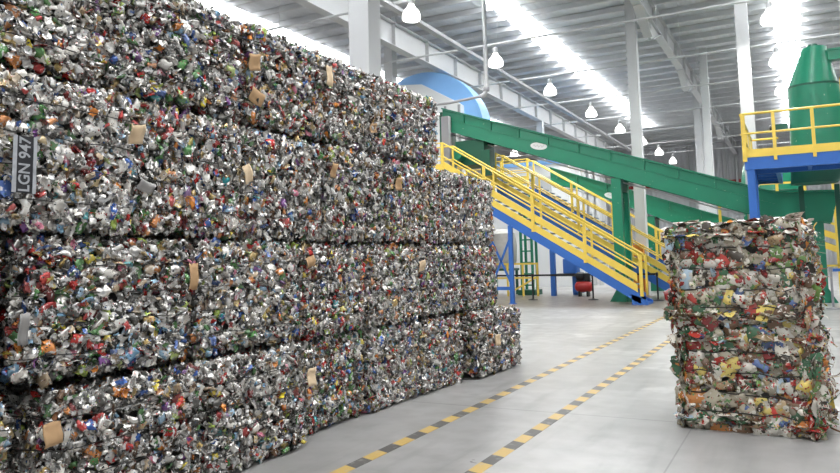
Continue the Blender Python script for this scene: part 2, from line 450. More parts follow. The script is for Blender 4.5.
CANPAL = [  # weight, rgb, metalness
    (.37, (.66, .655, .64), .68), (.15, (.70, .69, .66), .1), (.15, (.11, .11, .105), .5), (.055, (.52, .035, .03), .25), (.025, (.20, .03, .03), .3),
    (.035, (.05, .13, .42), .3), (.02, (.22, .42, .62), .2), (.045, (.10, .26, .09), .3), (.02, (.36, .48, .10), .2), (.03, (.68, .25, .05), .2),
    (.035, (.52, .38, .15), .4), (.012, (.75, .62, .06), .1), (.012, (.22, .09, .30), .2), (.012, (.60, .20, .30), .1), (.01, (.05, .32, .36), .2),
    (.04, (.16, .09, .05), .2), (.04, (.42, .33, .22), .1)]
PACKPAL = [
    (.22, (.62, .60, .55), 0), (.19, (.36, .33, .26), 0), (.09, (.05, .13, .07), 0), (.03, (.18, .32, .10), 0), (.065, (.40, .045, .035), 0), (.05, (.22, .03, .03), 0),
    (.09, (.17, .10, .06), 0), (.04, (.62, .24, .05), 0), (.04, (.62, .50, .14), 0), (.03, (.10, .16, .36), 0), (.03, (.36, .48, .60), 0), (.04, (.36, .27, .16), 0), (.11, (.06, .05, .04), 0)]
def pick(pal, n, gain=None):
    w = np.array([p[0] for p in pal])
    if gain is not None: w = w * gain
    w = w; w /= w.sum(); k = RNG.choice(len(pal), n, p=w)
    c = np.array([(*p[1], p[2]) for p in pal])[k]
    g = c[:, :3].mean(1, keepdims=True); c[:, :3] = g + (c[:, :3] - g) * RNG.uniform(.6 if gain is not None else .9, 1.05, (n, 1)); c[:, :3] *= RNG.uniform(.58, 1.22, (n, 1)) * np.array((1.03, 1.0, .95)); c[:, :3] = np.clip(c[:, :3], 0, .9)
    return c

def lownoise(seed):
    r = np.random.default_rng(seed); ph = r.uniform(0, 6.28, (6, 2)); k = r.uniform(3, 11, (6, 2))
    return lambda a, b: sum(np.sin(k[i, 0] * a + ph[i, 0]) * np.sin(k[i, 1] * b + ph[i, 1]) for i in range(6)) / 3

def face_points(face, D, n, inset, straps, pinch, seed, em=.13, ed=.085, clip=.035):
    """Scatter n points on one side of a bale of size D (centred); corners rounded, bulging between straps."""
    ax = 'xyz'.index(face[1]); sg = 1 if face[0] == '+' else -1
    o = [i for i in range(3) if i != ax]
    m = int(math.ceil(math.sqrt(n * D[o[0]] / D[o[1]]))); k = int(math.ceil(n / m))
    gi, gj = np.meshgrid(np.arange(m), np.arange(k)); gi = gi.ravel()[:n]; gj = gj.ravel()[:n]; n = len(gi)
    a = ((gi + RNG.uniform(-.3, 1.3, n)) / m - .5) * D[o[0]]; b = ((gj + RNG.uniform(-.3, 1.3, n)) / k - .5) * D[o[1]]
    P = np.zeros((n, 3)); P[:, o[0]] = np.clip(a, -D[o[0]] / 2 + clip, D[o[0]] / 2 - clip); P[:, o[1]] = np.clip(b, -D[o[1]] / 2 + clip, D[o[1]] / 2 - clip)
    off = inset + .014 * lownoise(seed)(a, b)
    for q, lim in ((a, D[o[0]] / 2), (b, D[o[1]] / 2)):
        e = np.clip((np.abs(q) - (lim - em)) / em, 0, 1.2); off = off - ed * e ** 2
    if ax == 1: off = off - .018
    if ax == 2: off = off - .04
    if ax != 2:
        for zs in straps: off = off - pinch * np.exp(-((P[:, 2] - zs) / .035) ** 2)
    P[:, ax] = sg * (D[ax] / 2 + off)
    nr = np.zeros(3); nr[ax] = sg
    return P, nr

CAN_D = (1.18, 1.25, .90)
CAN_STRAPS = (-.27, -.09, .09, .27)
def can_bale_mesh(seed):
    pile = Pile(); cv, cf = tpl_can(); ev, ef = tpl_end(); sv, sf = tpl_sheet()
    gain = np.exp(np.random.default_rng(seed).normal(0, .35, len(CANPAL)))
    for face in ('+x', '-x', '+y', '-y', '+z', '-z'):
        area = {'x': CAN_D[1] * CAN_D[2], 'y': CAN_D[0] * CAN_D[2], 'z': CAN_D[0] * CAN_D[1]}[face[1]]
        dens = 1.0 if face[1] == 'x' else (.8 if face[1] == 'y' else .6)
        # crushed cans
        n = int(420 * area * dens)
        P, nr = face_points(face, CAN_D, n, -.028, CAN_STRAPS, .012, seed); n = len(P)
        P += nr * RNG.normal(0, .014, (n, 1))
        R = rand_rot(n, nr, .62)
        sc = RNG.uniform(.021, .033, n)
        S = np.stack([sc * RNG.uniform(.75, 1.35, n), sc * RNG.uniform(.45, 1.0, n), sc * RNG.uniform(.16, .55, n)], 1)
        W = np.repeat(cv[None], n, 0)
        bend = RNG.normal(0, .32, (n, 1)); W[:, :, 2] += bend * (W[:, :, 1] ** 2 - 1)
        W = W + RNG.normal(0, .25, W.shape)
        W = np.einsum('nij,nvj->nvi', R, W * S[:, None, :]) + P[:, None]
        pile.add(cv, cf, W, pick(CANPAL, n, gain))
        # torn sheets between them
        n = int(340 * area * dens)
        P, nr = face_points(face, CAN_D, n, -.022, CAN_STRAPS, .012, seed); n = len(P)
        P += nr * RNG.normal(0, .014, (n, 1))
        R = rand_rot(n, nr, .75)
        S = np.stack([RNG.uniform(.014, .040, n), RNG.uniform(.009, .026, n), np.full(n, .026)], 1)
        W = np.repeat(sv[None], n, 0)
        ph = RNG.uniform(0, 6.28, (n, 1, 2)); kk = RNG.uniform(1.0, 3.2, (n, 1, 2))
        W[:, :, 2] = .35 * np.sin(W[:, :, 0] * kk[:, :, 0] + ph[:, :, 0]) + .3 * np.sin(W[:, :, 1] * kk[:, :, 1] + ph[:, :, 1])
        W = W + RNG.normal(0, .14, W.shape)
        W = np.einsum('nij,nvj->nvi', R, W * S[:, None, :]) + P[:, None]
        pile.add(sv, sf, W, pick(CANPAL, n, gain))
        # can ends facing out
        n = int(85 * area * dens)
        P, nr = face_points(face, CAN_D, n, -.012, CAN_STRAPS, .012, seed); n = len(P)
        R = rand_rot(n, nr, .45); sc = RNG.uniform(.020, .028, n)
        S = np.stack([sc, sc * RNG.uniform(.55, 1.0, n), sc * RNG.uniform(.6, 1.2, n)], 1)
        W = np.repeat(ev[None], n, 0) + RNG.normal(0, .05, (n,) + ev.shape)
        W = np.einsum('nij,nvj->nvi', R, W * S[:, None, :]) + P[:, None]
        C = np.tile(np.array([[.66, .655, .64, .45]]), (n, 1)); C[:, :3] *= RNG.uniform(.75, 1.1, (n, 1))
        pile.add(ev, ef, W, C)
    return pile.mesh('compressed_cans', M['can'], True)

PACK_D = (1.20, 1.08, .92)
PACK_STRAPS = (-.29, -.12, .06, .25)
def pack_bale_mesh(seed, top_sheets=True):
    pile = Pile(); sv, sf = tpl_pillow(8, 6); cv, cf = tpl_can(8); g8 = 48; lv, lf = tpl_sheet(9, 3)
    for face in ('+x', '-x', '+y', '-y', '+z', '-z'):
        area = {'x': PACK_D[1] * PACK_D[2], 'y': PACK_D[0] * PACK_D[2], 'z': PACK_D[0] * PACK_D[1]}[face[1]]
        # flattened cartons, pouches and bottles lying against the side
        n = int(430 * area)
        P, nr = face_points(face, PACK_D, n, -.035, PACK_STRAPS, .055, seed, .07, .025, .045); n = len(P)
        P += nr * RNG.normal(0, .011, (n, 1))
        R = rand_rot(n, nr, .20)
        big = RNG.uniform(0, 1, n) ** 2
        S = np.stack([0.030 + .10 * big * RNG.uniform(.6, 1.2, n), .022 + .060 * big * RNG.uniform(.6, 1.2, n), np.full(n, .022)], 1)
        W = np.repeat(sv[None], n, 0)
        ph = RNG.uniform(0, 6.28, (n, 1, 2)); kk = RNG.uniform(1.2, 4.2, (n, 1, 2))
        W[:, :, 2] *= RNG.uniform(.15, .8, (n, 1))
        W[:, :, 2] += .42 * np.sin(W[:, :, 0] * kk[:, :, 0] + ph[:, :, 0]) + .36 * np.sin(W[:, :, 1] * kk[:, :, 1] + W[:, :, 0] * 1.3 + ph[:, :, 1])
        jit = RNG.normal(0, .06, (n, g8, 3)); jit[:, :, 2] *= 2.2
        W = W + np.concatenate([jit, jit], 1)
        W[:, :, 2] -= .45 * (W[:, :, 0] ** 2 + W[:, :, 1] ** 2)
        W = np.einsum('nij,nvj->nvi', R, W * S[:, None, :]) + P[:, None]
        # side pieces flatten vertically under the press
        pile.add(sv, sf, W, pick(PACKPAL, n))
        # bottles and cans
        n = int(60 * area)
        P, nr = face_points(face, PACK_D, n, -.03, PACK_STRAPS, .05, seed, .07, .025, .045); n = len(P)
        R = rand_rot(n, nr, .5); sc = RNG.uniform(.026, .042, n)
        S = np.stack([sc * RNG.uniform(.8, 1.2, n), sc * RNG.uniform(.6, 1.1, n), sc * RNG.uniform(.3, .6, n)], 1)
        W = np.repeat(cv[None], n, 0) + RNG.normal(0, .13, (n,) + cv.shape)
        W = np.einsum('nij,nvj->nvi', R, W * S[:, None, :]) + P[:, None]
        pile.add(cv, cf, W, pick(PACKPAL, n))
        # edge-on layers: long thin strips pressed flat, seen from the side
        if face[1] != 'z':
            n = int(40 * area)
            P, nr = face_points(face, PACK_D, n, -.045, PACK_STRAPS, .055, seed, .07, .025, .13); n = len(P)
            lay = RNG.uniform(0, 1, n) < .8
            P[lay, 2] = np.sign(P[lay, 2]) * RNG.uniform(.34, .43, lay.sum())
            R = rand_rot(n, (0, 0, 1), .16)
            ax = 1 if face[1] == 'x' else 0
            # spin so the long side follows the face
            tang = np.zeros((n, 3)); tang[:, ax] = 1; tang += RNG.normal(0, .18, (n, 3)); z = R[:, :, 2]
            x = tang - z * (tang * z).sum(1)[:, None]; x /= np.linalg.norm(x, axis=1)[:, None]; R = np.stack([x, np.cross(z, x), z], 2)
            S = np.stack([RNG.uniform(.05, .15, n), RNG.uniform(.02, .05, n), np.full(n, .016)], 1)
            W = np.repeat(lv[None], n, 0); ph = RNG.uniform(0, 6.28, (n, 1)); kk = RNG.uniform(1.5, 5, (n, 1))
            W[:, :, 2] = .8 * np.sin(W[:, :, 0] * kk + ph); W = W + RNG.normal(0, .10, W.shape)
            W = np.einsum('nij,nvj->nvi', R, W * S[:, None, :]) + P[:, None]
            C = pick(PACKPAL, n)
            pale = RNG.uniform(0, 1, n) < .45; C[pale, :3] = np.array((.70, .66, .60)) * RNG.uniform(.75, 1.15, (pale.sum(), 1))
            pile.add(lv, lf, W, C)
    # hanging shreds and film tails on the +x end
    n = 60
    P = np.stack([np.full(n, PACK_D[0] / 2) + RNG.uniform(-.02, .05, n), RNG.uniform(-.52, .45, n), RNG.uniform(-.42, .42, n)], 1)
    R = rand_rot(n, (.8, 0, .3), .9)
    S = np.stack([RNG.uniform(.04, .10, n), RNG.uniform(.004, .014, n), np.full(n, .03)], 1)
    W = np.repeat(lv[None], n, 0); ph = RNG.uniform(0, 6.28, (n, 1)); W[:, :, 2] = .9 * np.sin(W[:, :, 0] * 2.5 + ph)
    W = np.einsum('nij,nvj->nvi', R, W * S[:, None, :]) + P[:, None]
    pile.add(lv, lf, W, pick(PACKPAL, n))
    if top_sheets:   # pale flattened cartons lying loose over the top
        n = 240
        P = np.stack([RNG.uniform(-.51, .51, n), RNG.uniform(-.46, .46, n), PACK_D[2] / 2 + RNG.uniform(-.05, .05, n)], 1)
        R = rand_rot(n, (0, 0, 1), .10)
        S = np.stack([RNG.uniform(.06, .16, n), RNG.uniform(.03, .09, n), np.full(n, .02)], 1)
        W = np.repeat(sv[None], n, 0); ph = RNG.uniform(0, 6.28, (n, 1)); W[:, :, 2] = .9 * np.sin(W[:, :, 0] * 2.2 + ph); W = W + RNG.normal(0, .07, W.shape)
        W = np.einsum('nij,nvj->nvi', R, W * S[:, None, :]) + P[:, None]
        C = pick(PACKPAL, n); pale = RNG.uniform(0, 1, n) < .82; C[pale, :3] = np.array((.78, .70, .63)) * RNG.uniform(.85, 1.12, (pale.sum(), 1))
        pile.add(sv, sf, W, C)
    return pile.mesh('compressed_packaging', M['pack'], True)

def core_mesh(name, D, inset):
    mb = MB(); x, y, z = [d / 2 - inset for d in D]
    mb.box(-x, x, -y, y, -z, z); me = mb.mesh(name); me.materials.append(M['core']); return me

def wire_mesh(name, D, out, r, wob):
    x, y = D[0] / 2 + out, D[1] / 2 + out; c = .05
    base = []
    for (ax, ay), (bx, by) in (((x, -y + c), (x, y - c)), ((x - c, y), (-x + c, y)), ((-x, y - c), (-x, -y + c)), ((-x + c, -y), (x - c, -y))):
        for k in range(9):
            t = k / 8; base.append((ax + (bx - ax) * t, ay + (by - ay) * t, RNG.normal(0, wob)))
    base.append(base[0])
    mb = MB().tube(base, r, 6); me = mb.mesh(name); me.materials.append(M['wire']); return me

CAN_MESHES = [can_bale_mesh(100 + i) for i in range(8)]
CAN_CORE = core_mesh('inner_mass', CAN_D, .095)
WIRES = [wire_mesh('baling_wire', CAN_D, -.004, .0035, .006) for _ in range(4)]

def card_mesh(w, h, mat, curl, seed):
    """A bent scrap of board in the YZ plane, facing +x, with thickness."""
    r = random.Random(seed); nu, nv, t = 7, 6, .004
    vs = []
    jag = [r.uniform(-.06, .06) for _ in range(40)]
    for side in (0, 1):
        for j in range(nv):
            for i in range(nu):
                u = i / (nu - 1) - .5; v = j / (nv - 1) - .5
                hh = h * (1 + (jag[i] if j in (0, nv - 1) else 0)); ww = w * (1 + (jag[20 + j] if i in (0, nu - 1) else 0))
                vs.append((curl * (u * u * 4 + .6 * v) * .03 + .01 * math.sin(5 * v + seed) + side * t, u * ww, v * hh))
    n = nu * nv; fs = [tuple(reversed(f)) for f in quad_grid(nu, nv)] + [tuple(i + n for i in f) for f in quad_grid(nu, nv)]
    rim = list(range(nu)) + [j * nu + nu - 1 for j in range(1, nv)] + [(nv - 1) * nu + i for i in range(nu - 2, -1, -1)] + [j * nu for j in range(nv - 2, 0, -1)]
    fs += [(rim[k], rim[(k + 1) % len(rim)], rim[(k + 1) % len(rim)] + n, rim[k] + n) for k in range(len(rim))]
    me = bpy.data.meshes.new('cardboard_scrap'); me.from_pydata(vs, [], fs); me.materials.append(M[mat])
    me.polygons.foreach_set('use_smooth', [True] * len(me.polygons)); me.update()
    return me

def child(name, me, parent, loc=(0, 0, 0), rot=(0, 0, 0), sc=(1, 1, 1)):
    o = bpy.data.objects.new(name, me); col.objects.link(o); o.parent = parent; o.location = loc; o.rotation_euler = rot; o.scale = sc
    return o

ORDER = ['bottom', 'second', 'third', 'top']
BALES = []
ORIENT = [(0, 0, 0), (0, 0, PI), (PI, 0, 0), (0, PI, 0)]
kk_ = 0
def can_bale(row, y0, y1, xf, z0, label, rz=0.0, tilt=0.0):
    global kk_
    L = y1 - y0
    r = thing('can_bale', (xf - CAN_D[0] / 2, (y0 + y1) / 2, z0), label, 'bale', 'bales of crushed cans stacked as a wall')
    r.rotation_euler = (tilt, 0, rz)
    sy = L / CAN_D[1]; sz = 1.085 if row == 2 else 1.0
    me = CAN_MESHES[(kk_ * 3 + row) % len(CAN_MESHES)]
    child('compressed_cans', me, r, (0, 0, .45 * sz), ORIENT[(kk_ + row * 2) % 4], (1, sy, sz))
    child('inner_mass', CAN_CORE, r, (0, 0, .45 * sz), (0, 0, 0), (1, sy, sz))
    for i, zs in enumerate(CAN_STRAPS):
        child('baling_wire', WIRES[(i + kk_) % 4], r, (0, 0, (.45 + zs) * sz), (0, 0, 0), (1, sy, 1))
    BALES.append((r, y0, y1, xf, z0)); kk_ += 1
    return r

LAYOUT = [
    # row, base height, [(y0, y1, front x, turn, what sets it apart)]
    (0, 0.0, [(1.42, 2.66, -4.00, .0), (2.78, 4.02, -3.90, .02), (4.06, 5.33, -3.92, .02), (5.50, 6.62, -4.14, .015), (6.63, 7.76, -4.08, .0), (7.77, 8.92, -4.04, .0), (9.03, 10.62, -3.84, -.02)]),
    (1, .905, [(1.40, 2.58, -4.02, .0), (2.63, 4.01, -4.00, .015), (4.04, 5.36, -4.02, .0), (5.40, 6.58, -4.07, .01), (6.59, 7.76, -4.05, .0), (7.78, 8.93, -4.04, .0), (8.95, 10.16, -4.01, .0)]),
    (2, 1.815, [(2.20, 3.45, -3.96, .02), (3.46, 4.60, -4.02, .0), (4.62, 5.78, -4.05, .01), (5.80, 6.93, -4.03, .0), (6.95, 8.04, -4.04, .0), (8.06, 9.10, -4.06, .01), (9.12, 10.14, -4.03, .0)]),
    (3, 2.80, [(1.92, 3.22, -4.00, .01), (3.24, 4.60, -4.03, .0), (4.63, 5.82, -4.04, .01), (5.84, 7.05, -4.06, .0), (7.07, 8.36, -4.05, .0)]),
]
NTH = ['first', 'second', 'third', 'fourth', 'fifth', 'sixth', 'seventh']
for row, z0, items in LAYOUT:
    for i, (y0, y1, xf, rz) in enumerate(items):
        base = 'on the floor' if row == 0 else ('in the %s row up' % ORDER[row])
        n = len(items) - 1 - i
        lab = 'crushed can bale %s, %s from the conveyor end of the wall' % (base, NTH[n])
        if row == 0 and n == 0: lab = 'crushed can bale on the floor standing out beyond the conveyor end of the wall'
        if row == 3 and n == 0: lab = 'crushed can bale in the top row, last one before the yellow stairs'
        can_bale(row, y0, y1, xf, z0, lab, rz, random.uniform(-.008, .008))

def bale_at(y, z):
    for b in BALES:
        if b[1] <= y <= b[2] and b[4] <= z < b[4] + .975: return b
    return min(BALES, key=lambda b: abs((b[1] + b[2]) / 2 - y) + abs(b[4] + .45 - z))

TAGS = [('tan', 3.36, 2.50, .115, .125, 'palecard', 1.6, .10), ('cream', 4.58, 2.35, .10, .150, 'palecard', .3, .45), ('brown', 3.95, 1.53, .085, .19, 'card', .6, 0),
        ('brown', 2.75, .66, .115, .135, 'card', .5, .1), ('brown', 5.30, .60, .12, .16, 'palecard', .4, 0), ('brown', 7.15, 2.48, .15, .14, 'card', .5, .1),
        ('brown', 5.84, 2.51, .09, .14, 'card', .5, -.1), ('tan', 7.67, 1.54, .16, .13, 'palecard', .8, .2), ('brown', 5.47, 1.61, .13, .10, 'card', .6, .3),
        ('tan', 5.79, 3.45, .10, .20, 'palecard', .5, 0), ('tan', 9.50, .48, .16, .15, 'palecard', 1.2, 0), ('amber', 6.64, 3.05, .14, .10, 'card', .5, .2),
        ('brown', 4.67, 3.31, .15, .14, 'card', .5, .2), ('brown', 4.70, 3.02, .16, .12, 'card', .5, -.3)]
for i, (c, y, z, w, h, mat, curl, rx) in enumerate(TAGS):
    b, y0, y1, xf, z0 = bale_at(y, z)
    o = child('cardboard_scrap', card_mesh(w, h, mat, curl, i), b, (CAN_D[0] / 2 + .028, y - (y0 + y1) / 2, z - z0), (rx, 0, 0))
    o['label'] = 'bent %s cardboard scrap' % c
for i, (y, z, w, h, rx) in enumerate([(2.63, 1.26, .06, .18, .05), (3.53, 2.16, .13, .075, -.3)]):
    b, y0, y1, xf, z0 = bale_at(y, z)
    o = child('sheet_metal_scrap', card_mesh(w, h, 'greysheet', .6, 50 + i), b, (CAN_D[0] / 2 + .024, y - (y0 + y1) / 2, z - z0), (rx, 0, 0))
    o['label'] = 'plain grey metal strip'
# licence plate pressed into the first visible bale of the third row, letters running upwards
b, y0, y1, xf, z0 = bale_at(2.62, 2.22)
pl = MB().box(0, .004, -.065, .065, -.165, .165)
plo = bpy.data.objects.new('licence_plate', pl.mesh('licence_plate')); plo.data.materials.append(M['plate']); col.objects.link(plo)
plo.parent = b; plo.location = (CAN_D[0] / 2 + .034, 2.585 - (y0 + y1) / 2, 2.205 - z0); plo['label'] = 'dark licence plate with pale characters'
rim = MB().box(.004, .008, -.075, -.05, -.165, .165).box(.004, .008, .052, .072, -.165, .165).build('plate_border', 'platewhite', None)
rim.parent = plo
fc = bpy.data.curves.new('plate_lettering', 'FONT'); fc.body = 'LGN 947'; fc.size = .098; fc.align_x = 'CENTER'; fc.align_y = 'CENTER'; fc.extrude = .001; fc.offset = .0016
fo = bpy.data.objects.new('tmp_text', fc); col.objects.link(fo)
dg = bpy.context.evaluated_depsgraph_get()
tm = bpy.data.meshes.new_from_object(fo.evaluated_get(dg)); bpy.data.objects.remove(fo)
tm.materials.clear(); tm.materials.append(M['platewhite'])
xs = [v.co.x for v in tm.vertices]; fit = .315 / (max(xs) - min(xs))
lo = bpy.data.objects.new('plate_lettering', tm); col.objects.link(lo); lo.parent = plo; lo.location = (.0065, .001, 0)
# text x -> world +z, text y -> world -y, text normal -> world +x
lo.rotation_mode = 'QUATERNION'
lo.rotation_quaternion = Matrix(((0, 0, 1), (0, -1, 0), (1, 0, 0))).to_quaternion()   # text runs upwards, faces +x
lo.scale = (fit, 1, 1)

# ------------------------------------------------------------------ mixed packaging bales beside the aisle
PACK_WIRES = [wire_mesh('baling_wire', PACK_D, -.040, .0055, .012) for _ in range(4)]
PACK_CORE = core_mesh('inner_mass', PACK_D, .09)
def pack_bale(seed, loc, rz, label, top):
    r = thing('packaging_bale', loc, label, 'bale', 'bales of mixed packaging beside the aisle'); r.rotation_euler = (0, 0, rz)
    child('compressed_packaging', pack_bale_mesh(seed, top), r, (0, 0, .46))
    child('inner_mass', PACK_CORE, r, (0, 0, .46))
    for i, zs in enumerate(PACK_STRAPS): child('baling_wire', PACK_WIRES[i], r, (0, 0, .46 + zs))
    return r
pack_bale(301, (-.46, 7.70, .0), math.radians(-6), 'mixed packaging bale standing on the concrete floor, lower of the pair', False)
pack_bale(302, (-.50, 7.70, .94), math.radians(-5), 'mixed packaging bale with pale flattened cartons on top, upper of the pair', True)

# ------------------------------------------------------------------ floor tapes
for x, dx, lab in ((-3.24, .0, 'black and yellow striped floor tape running beside the can bale wall'), (-2.29, .0, 'black and yellow striped floor tape on the packaging bale side of the aisle')):
    o = MB().box(x - .06, x + .06, -2, 21.6, 0, .003).build('floor_tape', 'tape', None, origin=(x, 0, 0))
    tag(o, lab, 'floor tape', 'hazard tapes along the aisle')

# ------------------------------------------------------------------ yellow stairs
def stairs(y, x0, ztop, w, label, legs=(), plated=True):
    s = .622; zb = lambda x: s * (x0 - x)
    xt = x0 - ztop / s + .75 / s                     # where the flight meets its landing
    r = thing('steel_stairs', (x0 - 2.5, y + w / 2, 0), label, 'stairs', 'yellow and blue steel stairs to the conveyors')
    def par(xa, xb, z0, z1, ya, yb):
        return [(xa, zb(xa) + z0), (xb, zb(xb) + z0), (xb, zb(xb) + z1), (xa, zb(xa) + z1)]
    for yy in (y, y + w):
        MB().prism_xz(par(x0, xt, 0, .35, 0, 0), yy - .03, yy + .03).prism_xz([(x0 + .22, 0), (x0 + .22, .12), (x0 - .3, .36), (x0 - .3, .0)], yy - .03, yy + .03).build('stringer', 'blue', r)
        if plated and yy == y:
            MB().prism_xz(par(x0 - .1, xt, .35, .60, 0, 0), yy - .04, yy + .04).build('side_plate', 'yellow', r)
            MB().prism_xz(par(x0 - .1, xt, .70, .96, 0, 0), yy - .035, yy + .035).build('kick_plate', 'yellow', r)
    n = int((x0 - xt) / .29)
    for k in range(n):
        x = x0 - .2 - k * .29; z = zb(x) + .52
        MB().box(x - .15, x + .13, y + .03, y + w - .03, z, z + .04).build('tread', 'tread', r)
    zl = zb(xt) + .72
    MB().box(xt - 1.9, xt, y - .03, y + w + .03, zl - .16, zl).build('landing', 'tread', r)
    MB().box(xt - 1.9, xt, y - .05, y - .03, zl - .22, zl + .14).build('landing_edge', 'yellow', r)
    xs = [x0 + .04 - 1.82 * k for k in range(int((x0 + .04 - xt) / 1.82) + 1)] + [xt - .02]
    if xs[-2] - xs[-1] < .5: xs.pop(-2)
    for yy, wd in ((y - .05, .11), (y + w + .05, .07)):
        for x in xs:
            MB().box(x - wd / 2, x + wd / 2, yy - .025, yy + .025, zb(x) + .3, zb(x) + 1.66).build('post', 'yellow', r)
        MB().box(xt - 1.75, xt - 1.68, yy - .025, yy + .025, zl - .1, zl + 1.05).build('post', 'yellow', r)
        zt = zb(xt) + 1.66
        MB().tube([(x0 + .02, yy, zb(x0) + 1.42), (x0 - .05, yy, zb(x0 - .05) + 1.64), (xt, yy, zt), (xt - 1.75, yy, zt)], .030, 8).build('handrail', 'yellow', r)
        MB().tube([(x0 - .1, yy, zb(x0 - .1) + 1.14), (xt, yy, zt - .52), (xt - 1.75, yy, zt - .52)], .026, 8).build('mid_rail', 'yellow', r)
    for lx in legs:
        for yy in (y,):
            MB().box(lx - .075, lx + .075, yy - .06, yy + .06, 0, zb(lx) + .02).box(lx - .12, lx + .12, yy - .1, yy + .1, 0, .02).build('support_leg', 'blue', r)
    if len(legs) > 1:
        a, c = legs[0], legs[1]
        MB().beam((a, y, .55), (c, y, .55), .08, .12).build('cross_beam', 'blue', r)
        MB().beam((a, y, .65), (c, y, 2.4), .05, .07).build('brace', 'blue', r)
        MB().beam((c, y, .65), (a, y, 2.4), .05, .07).build('brace', 'blue', r)
    MB().box(x0 - .16, x0 + .22, y - .05, y + w + .05, 0, .05).build('foot_plate', 'blue', r)
    return r
stairs(24.6, -4.72, 5.15, .85, 'yellow railed steel stairs nearer the bales, blue stringers, under the big green conveyor', (-9.2, -9.98))
stairs(28.0, -4.0, 5.1, .76, 'yellow railed steel stairs second from the bales, behind the nearer flight', ())
stairs(32.6, -3.7, 5.4, .80, 'yellow railed steel stairs third from the bales, beyond the second flight', (), False)

# ------------------------------------------------------------------ green conveyors
def conveyor(y, w, top, bot, label, legs, logos, ribs):
    r = thing('inclined_conveyor', (legs[0][0], y + w / 2, 0), label, 'conveyor', 'inclined green conveyors')
    prof = top + bot[::-1]
    for yy in (y, y + w - .05):
        MB().prism_xz(prof, yy, yy + .05).build('side_wall', 'green', r)
    f = MB(); 
    for a, b in zip(top, top[1:]): f.beam((a[0], y - .05, a[1]), (b[0], y - .05, b[1]), .14, .05)
    f.build('top_flange', 'green', r)
    f = MB()
    for a, b in zip(bot, bot[1:]): f.beam((a[0], y - .04, a[1] + .02), (b[0], y - .04, b[1] + .02), .10, .05)
    f.build('bottom_flange', 'green', r)
    f = MB(); zt = lambda x: np.interp(x, [p[0] for p in top], [p[1] for p in top])
    f.beam((top[0][0], y - .015, zt(top[0][0]) - .36), (top[1][0], y - .015, zt(top[1][0]) - .36), .05, .03)
    f.build('seam_ridge', 'green', r)
    for x in ribs:
        MB().box(x - .02, x + .02, y - .09, y, zt(x) - .36, zt(x)).build('rib', 'green', r)
    MB().beam((top[0][0] + .1, y + w / 2, top[0][1] - .30), (top[1][0], y + w / 2, top[1][1] - .30), w - .12, .03).build('belt', 'belt', r)
    MB().tube([(p[0], y + w * .35, p[1] - .10) for p in bot[:-1]], .03, 8).build('return_pipe', 'steel', r)
    for x, z, rx, rz_, ang in logos:
        vs = [(x + rx * math.cos(t) * math.cos(ang) - rz_ * math.sin(t) * math.sin(ang), z + rx * math.cos(t) * math.sin(ang) + rz_ * math.sin(t) * math.cos(ang)) for t in np.linspace(0, 2 * PI, 28)[:-1]]
        e = MB().prism_xz(vs, y - .012, y - .001).build('oval_emblem', 'white', r); e['label'] = 'white oval emblem'
        # thin dark script stroke across the emblem
        pts = [(x + (k / 10 - .5) * 1.3 * rx * math.cos(ang), y - .014, z + (k / 10 - .5) * 1.3 * rx * math.sin(ang) + .35 * rz_ * math.sin(k * 2.1)) for k in range(11)]
        MB().tube(pts, .008, 5).build('emblem_script', 'greypaint', r)
    for lx, zt_ in legs:
        for yy in (y + .08, y + w - .08):
            MB().box(lx - .17, lx + .17, yy - .12, yy + .12, 0, zt_).prism_xz([(lx - .42, 0), (lx + .42, 0), (lx + .17, .45), (lx - .17, .45)], yy - .05, yy + .05).build('support_leg', 'green', r)
        MB().box(lx - .15, lx + .15, y + .08, y + w - .08, zt_ - .45, zt_ - .1).build('cross_beam', 'dkgreen', r)
        MB().beam((lx, y + .1, .6), (lx, y + w - .1, zt_ - .5), .06, .1).build('brace', 'dkgreen', r)
        MB().beam((lx, y + w - .1, .6), (lx, y + .1, zt_ - .5), .06, .1).build('brace', 'dkgreen', r)
    return r
cv = conveyor(26.1, 1.3, [(-12.5, 7.74), (-.62, 3.56), (1.20, 3.50)], [(-12.5, 6.95), (-12.2, 6.78), (-5.27, 4.28), (-1.55, 2.96), (.95, 2.50)],
              'large green inclined conveyor crossing above the nearest yellow stairs'.replace('nearest ', 'first '), [(-5.68, 4.4), (.55, 2.6)],
              [(-8.5, 5.83, .33, .14, -.18)], [-11.55, -10.4, -9.27, -8.12, -6.98, -5.83, -4.68, -3.55, -2.4, -1.25])
# drive head of the large conveyor
d = MB().box(-12.0, -10.75, 26.15, 27.3, 5.35, 6.35).build('drive_housing', 'dkgreen', cv, bevel=.03)
MB().lathe([(.22, -.9), (.22, .0), (.12, .02), (.12, .1)], (-11.75, 26.6, 5.75), 16, 'Y').build('drive_motor', 'green', cv)
MB().box(-10.9, -10.5, 26.1, 26.5, 4.9, 5.9).build('gear_guard', 'dkgreen', cv, bevel=.02)
MB().box(-12.62, -12.52, 26.05, 27.4, 5.2, 7.6).build('head_plate', 'dkgreen', cv)
MB().box(-12.42, -12.1, 25.78, 26.03, 0, 7.35).build('grey_post', 'greypaint', cv)['label'] = 'grey steel post at the conveyor head'
conveyor(34.2, 1.2, [(-10.6, 6.02), (-3.2, 3.34), (-2.2, 3.0)], [(-10.6, 5.2), (-9.4, 4.95), (-4.8, 2.98), (-2.2, 2.2)],
         'smaller green inclined conveyor farther off, behind the white column', [(-5.95, 3.4), (-3.4, 2.5)], [(-7.6, 4.45, .42, .15, -.18), (-7.45, 3.95, .40, .06, -.2)], [-9.3, -7.9, -6.5, -5.1, -3.8])

